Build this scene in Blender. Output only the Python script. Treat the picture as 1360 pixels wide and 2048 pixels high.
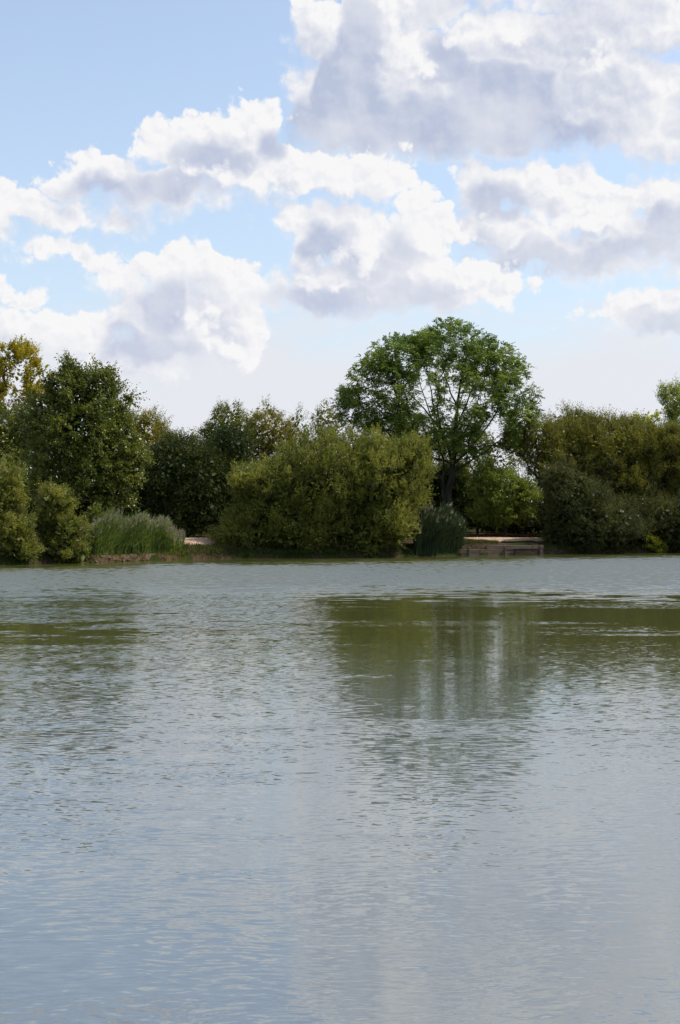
import bpy, math, random
import numpy as np
from mathutils import Vector
for _o in list(bpy.data.objects): bpy.data.objects.remove(_o)
SC = bpy.context.scene
COL = SC.collection
R = math.radians

# ------------------------------------------------------------------ camera
FPX, CX, HY, EYE = 2570.0, 680.0, 1030.0, 2.5
cam = bpy.data.cameras.new('camera'); camo = bpy.data.objects.new('camera', cam); COL.objects.link(camo)
cam.sensor_fit = 'HORIZONTAL'; cam.sensor_width = 36.0; cam.lens = 36.0*FPX/1360.0
cam.clip_start = 0.1; cam.clip_end = 6000
camo.location = (0, 0, EYE); camo.rotation_euler = (R(90) + math.atan((HY-1024)/FPX), 0, 0)
SC.camera = camo

# ------------------------------------------------------------------ light
SUN_AZ, SUN_EL = 82.0, 56.0          # azimuth clockwise from the view axis (+Y) towards +X
sx, sy, sz = math.sin(R(SUN_AZ))*math.cos(R(SUN_EL)), math.cos(R(SUN_AZ))*math.cos(R(SUN_EL)), math.sin(R(SUN_EL))
sun = bpy.data.lights.new('sun', 'SUN'); sun.energy = 5.0; sun.angle = R(0.53); sun.color = (1.0, 0.95, 0.86)
suno = bpy.data.objects.new('sun', sun); COL.objects.link(suno)
suno.rotation_euler = Vector((sx, sy, sz)).to_track_quat('Z', 'Y').to_euler(); suno.location = (60, 30, 80)
SC.view_settings.view_transform = 'Standard'; SC.view_settings.look = 'None'
SC.view_settings.gamma = 1.0; SC.view_settings.use_curve_mapping = False
SC.view_settings.exposure = 0.0
SC.cycles.max_bounces = 6; SC.cycles.diffuse_bounces = 2; SC.cycles.glossy_bounces = 3
SC.cycles.transmission_bounces = 3; SC.cycles.transparent_max_bounces = 8
SC.cycles.sample_clamp_indirect = 6.0; SC.cycles.caustics_reflective = False; SC.cycles.caustics_refractive = False

class N:
    """small node-expression helper"""
    def __init__(s, tree): s.t = tree; s.n = tree.nodes; s.l = tree.links
    def put(s, sock, v):
        if v is None: return
        if isinstance(v, bpy.types.NodeSocket): s.l.new(v, sock)
        else: sock.default_value = v
    def new(s, typ, **kw):
        n = s.n.new(typ)
        for k, v in kw.items(): setattr(n, k, v)
        return n
    def m(s, op, a, b=None, c=None, clamp=False):
        n = s.n.new('ShaderNodeMath'); n.operation = op; n.use_clamp = clamp
        for i, v in enumerate((a, b, c)): s.put(n.inputs[i], v)
        return n.outputs[0]
    def v(s, op, a, b=None, c=None, scale=None):
        n = s.n.new('ShaderNodeVectorMath'); n.operation = op
        for i, x in enumerate((a, b, c)): s.put(n.inputs[i], x)
        if scale is not None: s.put(n.inputs['Scale'], scale)
        return n.outputs['Value'] if op in ('LENGTH', 'DOT_PRODUCT', 'DISTANCE') else n.outputs[0]
    def ss(s, x, lo, hi, a=0.0, b=1.0):
        n = s.n.new('ShaderNodeMapRange'); n.interpolation_type = 'SMOOTHSTEP'
        for i, q in enumerate((x, lo, hi, a, b)): s.put(n.inputs[i], q)
        return n.outputs[0]
    def lin(s, x, lo, hi, a=0.0, b=1.0):
        n = s.n.new('ShaderNodeMapRange')
        for i, q in enumerate((x, lo, hi, a, b)): s.put(n.inputs[i], q)
        return n.outputs[0]
    def noise(s, vec, scale, detail=3, rough=0.5, dim='3D', dist=0.0):
        n = s.n.new('ShaderNodeTexNoise'); n.noise_dimensions = dim
        s.put(n.inputs['Vector'], vec); n.inputs['Scale'].default_value = scale
        n.inputs['Detail'].default_value = detail; n.inputs['Roughness'].default_value = rough
        n.inputs['Distortion'].default_value = dist
        return n
    def mix(s, f, a, b):
        n = s.n.new('ShaderNodeMix'); n.data_type = 'RGBA'
        s.put(n.inputs[0], f); s.put(n.inputs[6], a); s.put(n.inputs[7], b)
        return n.outputs[2]

# ------------------------------------------------------------------ sky with cumulus clouds
CL_FAR = [  # centre px, centre py, radius x, radius y in hundredths of a radian-ish unit of the view
 (640,70,62,85),(655,210,85,105),(760,140,140,150),(800,235,200,88),(960,225,200,95),(1060,150,170,130),(1150,110,150,100),
 (1265,190,95,105),(1320,265,80,52),(1180,215,160,80),(860,0,90,70),(900,-110,260,120),(1230,-20,170,70),(1330,60,120,50),(1010,60,60,50),
 (1025,355,62,42),(960,385,55,62),(1115,385,85,52),(1195,425,85,50),(1335,395,75,50),(1010,455,105,55),(1110,500,190,42),(1310,480,110,60),
 (1240,525,150,30),(1330,610,70,38),(1255,628,60,24),(1370,645,110,20),(1420,420,120,90),(1450,200,90,120)]
CL_MID = [
 (495,250,52,38),(400,265,58,38),(320,290,58,38),(225,345,58,30),(150,375,48,32),(70,425,90,36),(-60,440,110,45),(330,380,170,48),
 (440,335,120,60),(570,350,120,50),(700,360,130,44),(250,435,55,22),(480,290,70,50),
 (600,435,40,26),(685,460,68,60),(620,500,45,60),(835,435,42,38),(865,465,38,30),(810,510,85,60),(720,560,160,62),(650,600,110,32),
 (860,575,150,48),(960,575,75,32),
 (345,540,75,48),(430,555,80,50),(250,560,58,30),(505,590,50,32),(190,532,32,12),(340,640,130,90),(450,650,80,85),(290,715,120,45),
 (130,660,120,38),(30,675,110,48),(150,500,62,12),(20,590,30,10)]
CL_NEAR = [(1010,-70,130,36),(1250,-90,130,44),  # these two: unseen bright clouds above the view, added to lighten the water
 (812,95,34,50),(800,40,28,40),(842,125,22,22),(960,100,45,24),(1010,70,40,26),(1200,125,34,24),
 (425,358,48,15),(520,372,75,22),(640,380,80,22),
 (945,478,28,18),(1030,482,46,17),(1100,455,48,24),(1180,445,48,24),(1040,430,40,18),
 (615,550,26,12),(665,572,44,13),(690,515,26,13),(735,500,26,34),(720,545,20,24),
 (930,560,62,20),(850,540,28,10),(1000,565,36,20),(840,480,26,14),
 (405,640,22,14),(415,672,24,22),(385,652,20,8),(450,705,40,20),(480,690,18,14),(1280,600,46,13)]
SH_FAR = [(690,185,85,105),(640,250,100,55),(760,245,150,70),(1000,215,140,85),(1080,270,150,42),(890,275,190,48),(725,75,62,70),
 (1000,400,75,42),(960,500,140,36),(1110,522,180,32),(1290,500,110,36),(1345,450,55,50),(1340,640,75,24),(880,130,60,60)]
SH_MID = [(215,388,90,28),(340,378,105,38),(425,322,95,36),(545,292,38,30),(650,480,62,34),(640,602,110,30),(765,592,150,36),(745,535,80,40),
 (330,615,62,70),(315,695,90,42),(250,690,55,40),(800,500,40,40)]
def build_world():
    w = bpy.data.worlds.new('World'); SC.world = w; w.use_nodes = True
    t = w.node_tree; t.nodes.clear(); g = N(t)
    tc = g.new('ShaderNodeTexCoord')
    d = g.v('NORMALIZE', tc.outputs['Generated'])
    sp = g.new('ShaderNodeSeparateXYZ'); g.l.new(d, sp.inputs[0])
    sky = g.new('ShaderNodeTexSky'); sky.sky_type = 'NISHITA'; sky.sun_disc = False
    sky.sun_elevation = R(SUN_EL); sky.sun_rotation = R(SUN_AZ); sky.air_density = 1.0; sky.dust_density = 1.5; sky.ozone_density = 1.4
    # stereographic coordinates about the +Y direction, 100 photograph pixels to the unit
    k2 = g.m('DIVIDE', 51.4, g.m('ADD', g.m('MAXIMUM', sp.outputs[1], -0.96), 1.0))
    cb = g.new('ShaderNodeCombineXYZ'); g.l.new(g.m('MULTIPLY', sp.outputs[0], k2), cb.inputs[0]); g.l.new(g.m('MULTIPLY', sp.outputs[2], k2), cb.inputs[1])
    P0 = cb.outputs[0]
    px_, py_ = g.m('MULTIPLY', sp.outputs[0], k2), g.m('MULTIPLY', sp.outputs[2], k2)
    def conv(px, py):
        v = Vector(((px-CX)/FPX, 1.0, (HY-py)/FPX)).normalized()
        return v.x*51.4/(1+v.y), v.z*51.4/(1+v.y)
    # the same coordinates seen a step towards the sun
    stp = 0.50
    off = (0.62*stp, 0.78*stp, 0)
    n1 = g.noise(P0, 0.8, 1, 0.5, '2D'); n2 = g.noise(P0, 2.8, 2, 0.55, '2D')
    w1 = g.v('SCALE', g.v('SUBTRACT', n1.outputs['Color'], (.5, .5, .5)), scale=0.7)
    w2 = g.v('SCALE', g.v('SUBTRACT', n2.outputs['Color'], (.5, .5, .5)), scale=0.27)
    q0 = g.v('ADD', g.v('ADD', P0, w1), w2)
    Q = [q0, g.v('ADD', q0, off)]
    B = []
    vq = g.v('ADD', P0, g.v('SCALE', w2, scale=0.7))
    for k in range(2):
        vo = g.new('ShaderNodeTexVoronoi'); vo.voronoi_dimensions = '2D'; vo.feature = 'SMOOTH_F1' if SMO else 'F1'; vo.normalize = False
        g.l.new(vq if k == 0 else g.v('ADD', vq, (0.07, 0.12, 0)), vo.inputs['Vector']); vo.inputs['Scale'].default_value = 1.9
        vo.inputs['Detail'].default_value = 3.0; vo.inputs['Roughness'].default_value = 0.48; vo.inputs['Lacunarity'].default_value = 2.3
        if SMO: vo.inputs['Smoothness'].default_value = 0.35
        B.append(g.m('MULTIPLY_ADD', vo.outputs['Distance'], -0.34, 0.37))
    # cloud cover that goes on outside the picture
    n3 = g.noise(g.v('MULTIPLY', P0, (1, 1.5, 1)), 0.17, 3, 0.5, '2D')
    inside = g.m('MULTIPLY', g.ss(g.m('ABSOLUTE', px_), 7.2, 9.5, 1, 0), g.ss(py_, 10.2, 12.2, 1, 0))
    inside = g.m('MULTIPLY', inside, g.ss(sp.outputs[1], 0.0, 0.2, 0, 1))
    outb = [g.m('SUBTRACT', g.m('MULTIPLY', g.m('SUBTRACT', n3.outputs['Fac'], 0.565), 9.0), g.m('MULTIPLY', inside, 30.0))]*2
    def union(q, lst):
        cur = None
        for (px, py, rx, ry) in lst:
            cx, cy = conv(px, py); rx /= 100.; ry /= 100.
            iv = (1/rx, 1/ry, 0)
            a = g.v('MULTIPLY_ADD', q, iv, (-cx*iv[0], -cy*iv[1], 0))
            val = g.m('MULTIPLY_ADD', g.v('LENGTH', a), -min(rx, ry), min(rx, ry))
            cur = val if cur is None else g.m('MAXIMUM', cur, val)
        return cur
    flatten = []
    def layer(lst, bg, extra, dark, lowfade, w0=0.13, cut=0.0, shade=None):
        U = []
        for k in range(2):
            u = union(Q[k], lst)
            if extra: u = outb[k] if u is None else g.m('MAXIMUM', u, outb[k])
            U.append(u)
        D = [g.m('ADD', U[0], g.m('SUBTRACT', B[0], cut-0.07))]
        relief = g.m('MULTIPLY', g.m('SUBTRACT', B[1], B[0]), SH_S)       # small billows turned from the sun
        thick = g.ss(g.m('MULTIPLY_ADD', B[0], 0.35, U[1]), -0.06, TH)   # cloud between here and the sun
        slope = g.m('SUBTRACT', U[1], U[0])
        if shade:
            belly = g.ss(g.m('MULTIPLY_ADD', B[0], 0.45, union(Q[0], shade)), -0.14, 0.26)
            thick = g.m('MAXIMUM', g.m('MULTIPLY', thick, 0.55), belly)
        relief = g.m('MULTIPLY', relief, g.m('MULTIPLY_ADD', thick, -0.55, 1.0))
        sh = g.m('ADD', g.m('MULTIPLY', thick, SH_T), relief, clamp=True)
        width = g.m('MULTIPLY_ADD', g.ss(slope, -0.1, 0.3), lowfade, w0)
        al = g.ss(D[0], 0.0, width)
        n = cl_tone
        sh = g.m('MULTIPLY', sh, g.ss(n.outputs['Fac'], 0.3, 0.62, 0.62, 1.08))
        col = g.mix(sh, CLOUD_LIT, g.mix(pale, dark, (0.60*S, 0.64*S, 0.77*S, 1)))
        return g.mix(al, bg, col)
    S = 1/STR
    pale = g.ss(py_, 5.2, 2.6)
    cl_tone = g.noise(P0, 0.5, 2, 0.6, '2D')
    CLOUD_LIT = (0.94*S, 0.935*S, 0.945*S, 1)
    CLOUD_DK = (0.49*S, 0.55*S, 0.71*S, 1)
    CLOUD_DK2 = (0.52*S, 0.575*S, 0.73*S, 1)
    # clear sky: nishita, whitened low down by summer haze
    up = g.m('MAXIMUM', sp.outputs[2], 0.0)
    hz = g.m('POWER', g.m('SUBTRACT', 1.0, up), 5.0)
    base = g.mix(g.m('MULTIPLY_ADD', hz, 0.72, 0.16), g.v('MULTIPLY', sky.outputs[0], (1.56, 1.49, 1.42)), (0.66*S, 0.76*S, 0.86*S, 1))
    # broad veil of far white cloud low over the trees
    nb = g.noise(g.v('MULTIPLY', P0, (1, 2.6, 1)), 0.42, 3, 0.55, '2D')
    veil = g.m('MULTIPLY', g.ss(g.m('MULTIPLY_ADD', nb.outputs['Fac'], 2.4, g.m('MULTIPLY', py_, -1)), -3.3, -1.5), 0.9)
    base = g.mix(veil, base, (0.80*S, 0.81*S, 0.86*S, 1))
    # two branches that agree where they meet: round the picture the placed clouds, elsewhere only the broken cover
    low = (0.5*S, 0.52*S, 0.5*S, 1); lowf = g.ss(sp.outputs[2], -0.03, 0.0)
    c = layer(CL_FAR, base, True, CLOUD_DK, 0.35, shade=SH_FAR)
    c = layer(CL_MID, c, False, CLOUD_DK2, 0.40, shade=SH_MID)
    c = layer(CL_NEAR, c, False, CLOUD_DK2, 0.6, 0.26, 0.10)
    c = g.mix(lowf, low, c)
    e = g.mix(lowf, low, layer([], base, True, CLOUD_DK, 0.35))
    bg1 = g.new('ShaderNodeBackground'); g.l.new(c, bg1.inputs[0]); bg1.inputs[1].default_value = STR
    bg2 = g.new('ShaderNodeBackground'); g.l.new(e, bg2.inputs[0]); bg2.inputs[1].default_value = STR
    near = g.m('MULTIPLY', g.m('LESS_THAN', g.m('ABSOLUTE', px_), 9.9), g.m('LESS_THAN', py_, 12.9))
    near = g.m('MULTIPLY', near, g.m('MULTIPLY', g.m('GREATER_THAN', sp.outputs[1], 0.0), g.m('GREATER_THAN', sp.outputs[2], 0.0)))
    ms = g.new('ShaderNodeMixShader'); g.l.new(near, ms.inputs[0]); g.l.new(bg2.outputs[0], ms.inputs[1]); g.l.new(bg1.outputs[0], ms.inputs[2])
    out = g.new('ShaderNodeOutputWorld'); g.l.new(ms.outputs[0], out.inputs[0])
    w.cycles.sampling_method = 'MANUAL'; w.cycles.sample_map_resolution = 512
STR = 0.15
SMO = True
SH_T, SH_S, TH = 0.92, 1.6, 0.44
build_world()

# ------------------------------------------------------------------ helpers
rng = np.random.default_rng(7)
def P(px, py, Y): return np.array(((px-CX)/FPX*Y, Y, EYE+(HY-py)/FPX*Y))
def PX(px, Y): return (px-CX)/FPX*Y
def shore(x):
    x = np.asarray(x, float)
    y = np.interp(x, [-70, -16.9, -14.9, -13, -9.2, -6.7, 0.6, 4.6, 7.8, 13, 22.7, 70], [56, 64, 65.8, 67.6, 72, 74.2, 74.9, 76.8, 79.6, 81.6, 85.7, 94])
    return y + 0.22*np.sin(x*1.7+1) + 0.12*np.sin(x*4.1)
def ground_z(x, y):
    x = np.asarray(x, float); y = np.asarray(y, float)
    t = -np.minimum(np.minimum(shore(x)-y, y-3.0), 125-np.abs(x))     # > 0 on land
    z = np.interp(t, [-12, -3, -0.4, 0.0, 0.12, 0.8, 4, 12, 60], [-2.2, -1.2, -0.5, -0.10, 0.22, 0.50, 0.92, 1.05, 1.25])
    # the bank is filled up level behind the timber edging
    z = np.where((x > 7.7) & (x < 12.9) & (y > 70) & (y < 100), np.maximum(z, np.interp(t, [0.0, 0.12, 5], [-0.3, 0.68, 0.93])), z)
    return z + np.where(t > 1.0, 0.06*np.sin(x*0.9+y*0.4)*np.sin(y*0.7), 0)

def tag(o, label=None, cat=None, group=None, kind=None):
    if label: o['label'] = label
    if cat: o['category'] = cat
    if group: o['group'] = group
    if kind: o['kind'] = kind
    return o
def link_mesh(name, me, mat, parent=None, loc=None):
    o = bpy.data.objects.new(name, me); COL.objects.link(o)
    if mat: me.materials.append(mat)
    if parent is not None: o.parent = parent
    if loc is not None: o.location = loc
    return o
def empty(name, loc, label, cat, group=None):
    o = bpy.data.objects.new(name, None); COL.objects.link(o); o.location = tuple(map(float, loc)); o.empty_display_size = 0.3
    return tag(o, label, cat, group)
def mesh_np(name, verts, faces_flat, nper, smooth=False, attr=None):
    """verts (n,3), faces_flat int array, nper corners per face"""
    me = bpy.data.meshes.new(name)
    nv, nl = len(verts), len(faces_flat); nf = nl//nper
    me.vertices.add(nv); me.vertices.foreach_set('co', np.asarray(verts, np.float32).ravel())
    me.loops.add(nl); me.loops.foreach_set('vertex_index', np.asarray(faces_flat, np.int32))
    me.polygons.add(nf); me.polygons.foreach_set('loop_start', np.arange(0, nl, nper, dtype=np.int32))
    if smooth: me.polygons.foreach_set('use_smooth', np.ones(nf, bool))
    if attr is not None:
        a = me.attributes.new('tint', 'FLOAT', 'FACE'); a.data.foreach_set('value', np.asarray(attr, np.float32))
    me.update(calc_edges=True)
    return me
def unit(v): return v/np.maximum(np.linalg.norm(v, axis=-1, keepdims=True), 1e-9)

# ------------------------------------------------------------------ materials
def mat_new(name):
    m = bpy.data.materials.new(name); m.use_nodes = True; m.node_tree.nodes.clear(); return m, N(m.node_tree)
def leaf_mat(name, ca, cb_, cc, transl=0.4, rough=0.45, spec=0.25):
    """three leaf colours spread leaf by leaf and in broad drifts through the crown"""
    m, g = mat_new(name)
    at = g.new('ShaderNodeAttribute'); at.attribute_name = 'tint'
    ge = g.new('ShaderNodeNewGeometry')
    n = g.noise(ge.outputs['Position'], 0.45, 2, 0.5)
    f = g.m('ADD', g.m('MULTIPLY', at.outputs['Fac'], 0.62), g.m('MULTIPLY', g.lin(n.outputs['Fac'], 0.3, 0.7), 0.38))
    cr = g.new('ShaderNodeValToRGB'); g.l.new(f, cr.inputs[0]); e = cr.color_ramp.elements
    e[0].position = 0.15; e[0].color = (*ca, 1); e[1].position = 0.9; e[1].color = (*cc, 1); q = e.new(0.5); q.color = (*cb_, 1)
    p = g.new('ShaderNodeBsdfPrincipled'); g.l.new(cr.outputs[0], p.inputs['Base Color'])
    p.inputs['Roughness'].default_value = rough; p.inputs['Specular IOR Level'].default_value = spec
    t = g.new('ShaderNodeBsdfTranslucent')
    g.l.new(g.mix(0.35, cr.outputs[0], g.v('MULTIPLY', cr.outputs[0], (1.5, 1.35, 0.5))), t.inputs[0])
    ms = g.new('ShaderNodeMixShader'); ms.inputs[0].default_value = transl
    g.l.new(p.outputs[0], ms.inputs[1]); g.l.new(t.outputs[0], ms.inputs[2])
    o = g.new('ShaderNodeOutputMaterial'); g.l.new(ms.outputs[0], o.inputs[0])
    return m
def rough_mat(name, c1, c2, scale, rough=0.9, bump=0.3, stretch=(1, 1, 1), detail=5):
    m, g = mat_new(name)
    tc = g.new('ShaderNodeTexCoord'); v = g.v('MULTIPLY', tc.outputs['Object'], stretch)
    n = g.noise(v, scale, detail, 0.6); n2 = g.noise(v, scale*6, 3, 0.6)
    f = g.m('ADD', g.m('MULTIPLY', n.outputs['Fac'], 0.7), g.m('MULTIPLY', n2.outputs['Fac'], 0.3))
    col = g.mix(g.ss(f, 0.38, 0.62), (*c1, 1), (*c2, 1))
    p = g.new('ShaderNodeBsdfPrincipled'); g.l.new(col, p.inputs['Base Color']); p.inputs['Roughness'].default_value = rough
    p.inputs['Specular IOR Level'].default_value = 0.2
    b = g.new('ShaderNodeBump'); b.inputs['Strength'].default_value = bump; b.inputs['Distance'].default_value = 0.05
    g.l.new(f, b.inputs['Height']); g.l.new(b.outputs[0], p.inputs['Normal'])
    o = g.new('ShaderNodeOutputMaterial'); g.l.new(p.outputs[0], o.inputs[0])
    return m

# ------------------------------------------------------------------ water
def build_water():
    m, g = mat_new('lake_water')
    ge = g.new('ShaderNodeNewGeometry'); pos = ge.outputs['Position']; inc = ge.outputs['Incoming']
    sp = g.new('ShaderNodeSeparateXYZ'); g.l.new(pos, sp.inputs[0])
    x, y = sp.outputs[0], sp.outputs[1]
    wob = g.noise(g.v('MULTIPLY', pos, (0.16, 0.30, 1)), 1.0, 3, 0.55, '2D').outputs['Fac']
    wob2 = g.noise(g.v('MULTIPLY', pos, (0.5, 1.6, 1)), 1.0, 3, 0.6, '2D').outputs['Fac']
    # breeze: ruffled band in front of the far bank, slick close in under it, calmer middle, light ripple near the camera
    yy = g.m('ADD', y, g.m('ADD', g.m('MULTIPLY', g.m('SUBTRACT', wob, 0.5), 9.0), g.m('MULTIPLY', g.m('SUBTRACT', wob2, 0.5), 20.0)))
    shore_y = g.m('MULTIPLY_ADD', x, 0.5, 75.6)
    band = g.m('MULTIPLY', g.ss(yy, 37.0, 48.0), g.ss(g.m('SUBTRACT', shore_y, yy), 3.0, 12.0))
    # a cat's-paw on the left between calmer strips
    left = g.m('MULTIPLY', g.ss(g.m('ADD', x, g.m('MULTIPLY', yy, 0.01)), 0.5, -1.8), g.m('MULTIPLY', g.ss(yy, 28.0, 30.5), g.ss(yy, 44.0, 38.5)))
    left2 = g.m('MULTIPLY', g.ss(x, 0.4, -0.6), g.m('MULTIPLY', g.ss(yy, 12, 16), g.ss(yy, 25.5, 22.5)))
    left3 = g.m('MULTIPLY', g.ss(g.m('ADD', x, g.m('MULTIPLY', yy, 0.145)), -0.6, 0.4), g.m('MULTIPLY', g.ss(x, 0.3, -0.7), g.m('MULTIPLY', g.ss(yy, 21, 24), g.ss(yy, 42.0, 36))))
    near = g.ss(y, 21.0, 13.0)
    lane = g.ss(g.noise(g.v('MULTIPLY', pos, (0.07, 0.42, 1)), 1.0, 3, 0.6, '2D').outputs['Fac'], 0.50, 0.66)
    gust = g.lin(g.noise(g.v('MULTIPLY', pos, (2.4, 1.5, 1)), 1.0, 3, 0.65, '2D').outputs['Fac'], 0.32, 0.68, 0.4, 1.6)
    ruf = g.m('ADD', g.m('ADD', g.m('MULTIPLY_ADD', lane, 0.20, g.m('MULTIPLY', band, 0.5)), g.m('MULTIPLY', left, 0.45)), g.m('MULTIPLY', g.m('MAXIMUM', left2, left3), 0.16), clamp=True)
    amp = g.m('ADD', g.m('ADD', W_CALM, g.m('MULTIPLY', ruf, W_RUF)), g.m('MULTIPLY', near, W_NEAR))
    amp = g.m('MULTIPLY', amp, g.lin(wob2, 0.3, 0.7, 0.7, 1.3))
    # slopes of the ripples (crests lie across the view), three sizes
    wp = g.v('ADD', pos, g.v('SCALE', g.noise(pos, 0.7, 2, 0.5, '2D').outputs['Color'], scale=0.5))
    a = g.noise(g.v('MULTIPLY', wp, (5.0, 22.0, 1)), 1.0, 2, 0.6, '2D').outputs['Color']
    b = g.noise(g.v('MULTIPLY', wp, (3.4, 14.0, 1)), 1.0, 2, 0.5, '2D').outputs['Color']
    c = g.noise(g.v('MULTIPLY', wp, (12.0, 46.0, 1)), 1.0, 1, 0.5, '2D').outputs['Color']
    s = g.v('ADD', g.v('ADD', g.v('SCALE', g.v('SUBTRACT', a, (.5, .5, .5)), scale=2.2), g.v('SCALE', g.v('SUBTRACT', b, (.5, .5, .5)), scale=0.9)),
            g.v('SCALE', g.v('SUBTRACT', c, (.5, .5, .5)), scale=0.8))
    s = g.v('MULTIPLY', g.v('SCALE', s, scale=amp), (0.22, 1.0, 0.0))
    # low over the water one sees mostly the faces of the ripples that are turned this way
    s = g.v('ADD', s, g.v('SCALE', g.v('MULTIPLY', inc, (1, 1, 0)), scale=g.m('MULTIPLY', g.m('MULTIPLY_ADD', band, 0.75, g.m('MULTIPLY', ruf, 0.25)), g.m('MULTIPLY', gust, W_BIAS))))
    nrm = g.v('NORMALIZE', g.v('ADD', s, (0, 0, 1)))
    p = g.new('ShaderNodeBsdfPrincipled')
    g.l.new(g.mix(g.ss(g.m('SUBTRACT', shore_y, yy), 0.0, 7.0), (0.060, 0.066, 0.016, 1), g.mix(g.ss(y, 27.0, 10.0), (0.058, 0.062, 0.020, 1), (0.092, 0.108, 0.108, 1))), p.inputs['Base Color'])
    g.l.new(g.m('MULTIPLY_ADD', band, 0.10, 0.03), p.inputs['Roughness']); p.inputs['IOR'].default_value = W_IOR
    g.l.new(nrm, p.inputs['Normal'])
    o = g.new('ShaderNodeOutputMaterial'); g.l.new(p.outputs[0], o.inputs[0])
    v = np.array([(-130, -3, 0), (130, -3, 0), (130, 105, 0), (-130, 105, 0)], float)
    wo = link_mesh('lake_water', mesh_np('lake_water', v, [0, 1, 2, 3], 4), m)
    tag(wo, kind='structure')
W_CALM, W_RUF, W_NEAR, W_IOR, W_BIAS = 0.042, 0.36, 0.030, 3.0, 0.42
build_water()

# ------------------------------------------------------------------ ground
def build_ground():
    xs = np.concatenate([[-2500, -1200, -600, -300, -200, -160, -140], np.arange(-128, -34, 3.0), np.arange(-34, 40, 0.5), np.arange(40, 129, 3.0), [140, 160, 200, 300, 600, 1200, 2500]])
    ys = np.concatenate([[-1500, -600, -200, -60, -20, -8, -3, 0, 1, 2, 2.5, 3, 3.5, 5, 8, 15], np.arange(20, 58, 3.0), np.arange(58, 104, 0.35), [106, 110, 120, 140, 180, 260, 400, 800, 1500, 3000, 5000]])
    X, Y = np.meshgrid(xs, ys); Z = ground_z(X, Y)
    r = np.random.default_rng(3).normal(0, 1, X.shape)
    Z = Z + np.where((np.abs(X) < 40) & (Y > 55) & (Y < 104), r*0.018, 0)
    V = np.stack([X, Y, Z], -1).reshape(-1, 3)
    nx = len(xs); i, j = np.meshgrid(np.arange(nx-1), np.arange(len(ys)-1)); k = (j*nx+i).ravel()
    F = np.stack([k, k+1, k+1+nx, k+nx], -1).ravel()
    m, g = mat_new('bank_ground')
    ge = g.new('ShaderNodeNewGeometry'); pos = ge.outputs['Position']
    n1 = g.noise(pos, 0.5, 4, 0.6).outputs['Fac']; n2 = g.noise(pos, 6.0, 4, 0.65).outputs['Fac']
    soil = g.mix(g.ss(n2, 0.35, 0.65), (0.028, 0.020, 0.013, 1), (0.070, 0.048, 0.032, 1))
    grass = g.mix(n2, (0.014, 0.020, 0.006, 1), (0.034, 0.044, 0.013, 1))
    col = g.mix(g.ss(n1, 0.42, 0.56), soil, grass)
    p = g.new('ShaderNodeBsdfPrincipled'); g.l.new(col, p.inputs['Base Color']); p.inputs['Roughness'].default_value = 0.95; p.inputs['Specular IOR Level'].default_value = 0.0
    b = g.new('ShaderNodeBump'); b.inputs['Strength'].default_value = 0.5; b.inputs['Distance'].default_value = 0.06
    g.l.new(n2, b.inputs['Height']); g.l.new(b.outputs[0], p.inputs['Normal'])
    o = g.new('ShaderNodeOutputMaterial'); g.l.new(p.outputs[0], o.inputs[0])
    tag(link_mesh('ground', mesh_np('ground', V, F, 4, True), m), kind='structure')
build_ground()
def patch(name, x0, x1, f0, f1, dz, mat, nx=60, ny=24, edge=0.25):
    """a sheet of other ground lying over the bank between shoreline offsets f0 and f1"""
    u = np.linspace(0, 1, nx); w = np.linspace(0, 1, ny); r = np.random.default_rng(len(name))
    wv = np.cumsum(r.normal(0, 1, nx))*0.05
    U, W = np.meshgrid(u, w); X = x0+(x1-x0)*U + (np.sin(W*9)*edge)*(1-2*np.minimum(U, 0.5))
    Y = shore(X) + f0 + (f1-f0)*W + wv[None, :]*W*edge*3
    e = np.minimum(np.minimum(U, 1-U)*8, np.minimum(W*6, (1-W)*6)).clip(0, 1)
    Z = ground_z(X, Y) - 0.08 + (0.08+dz)*e + r.normal(0, 0.010, X.shape)
    V = np.stack([X, Y, Z], -1).reshape(-1, 3)
    i, j = np.meshgrid(np.arange(nx-1), np.arange(ny-1)); k = (j*nx+i).ravel()
    F = np.stack([k, k+1, k+1+nx, k+nx], -1).ravel()
    return tag(link_mesh(name, mesh_np(name, V, F, 4, True), mat), kind='structure')
SAND = rough_mat('dry_sand', (0.26, 0.175, 0.12), (0.42, 0.30, 0.215), 1.3, 0.95, 0.5)
EARTH = rough_mat('red_earth', (0.05, 0.032, 0.021), (0.13, 0.080, 0.052), 2.2, 0.95, 0.8)
patch('sandy_path', PX(905, 82), PX(1110, 84), 2.6, 6.4, 0.07, SAND, 90, 40)
patch('sandy_path', PX(335, 75), PX(452, 76), 2.2, 8.5, 0.07, SAND, 60, 30)
patch('earth_margin', PX(165, 67), PX(345, 70), -0.1, 0.6, 0.05, EARTH, 80, 16)

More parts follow.
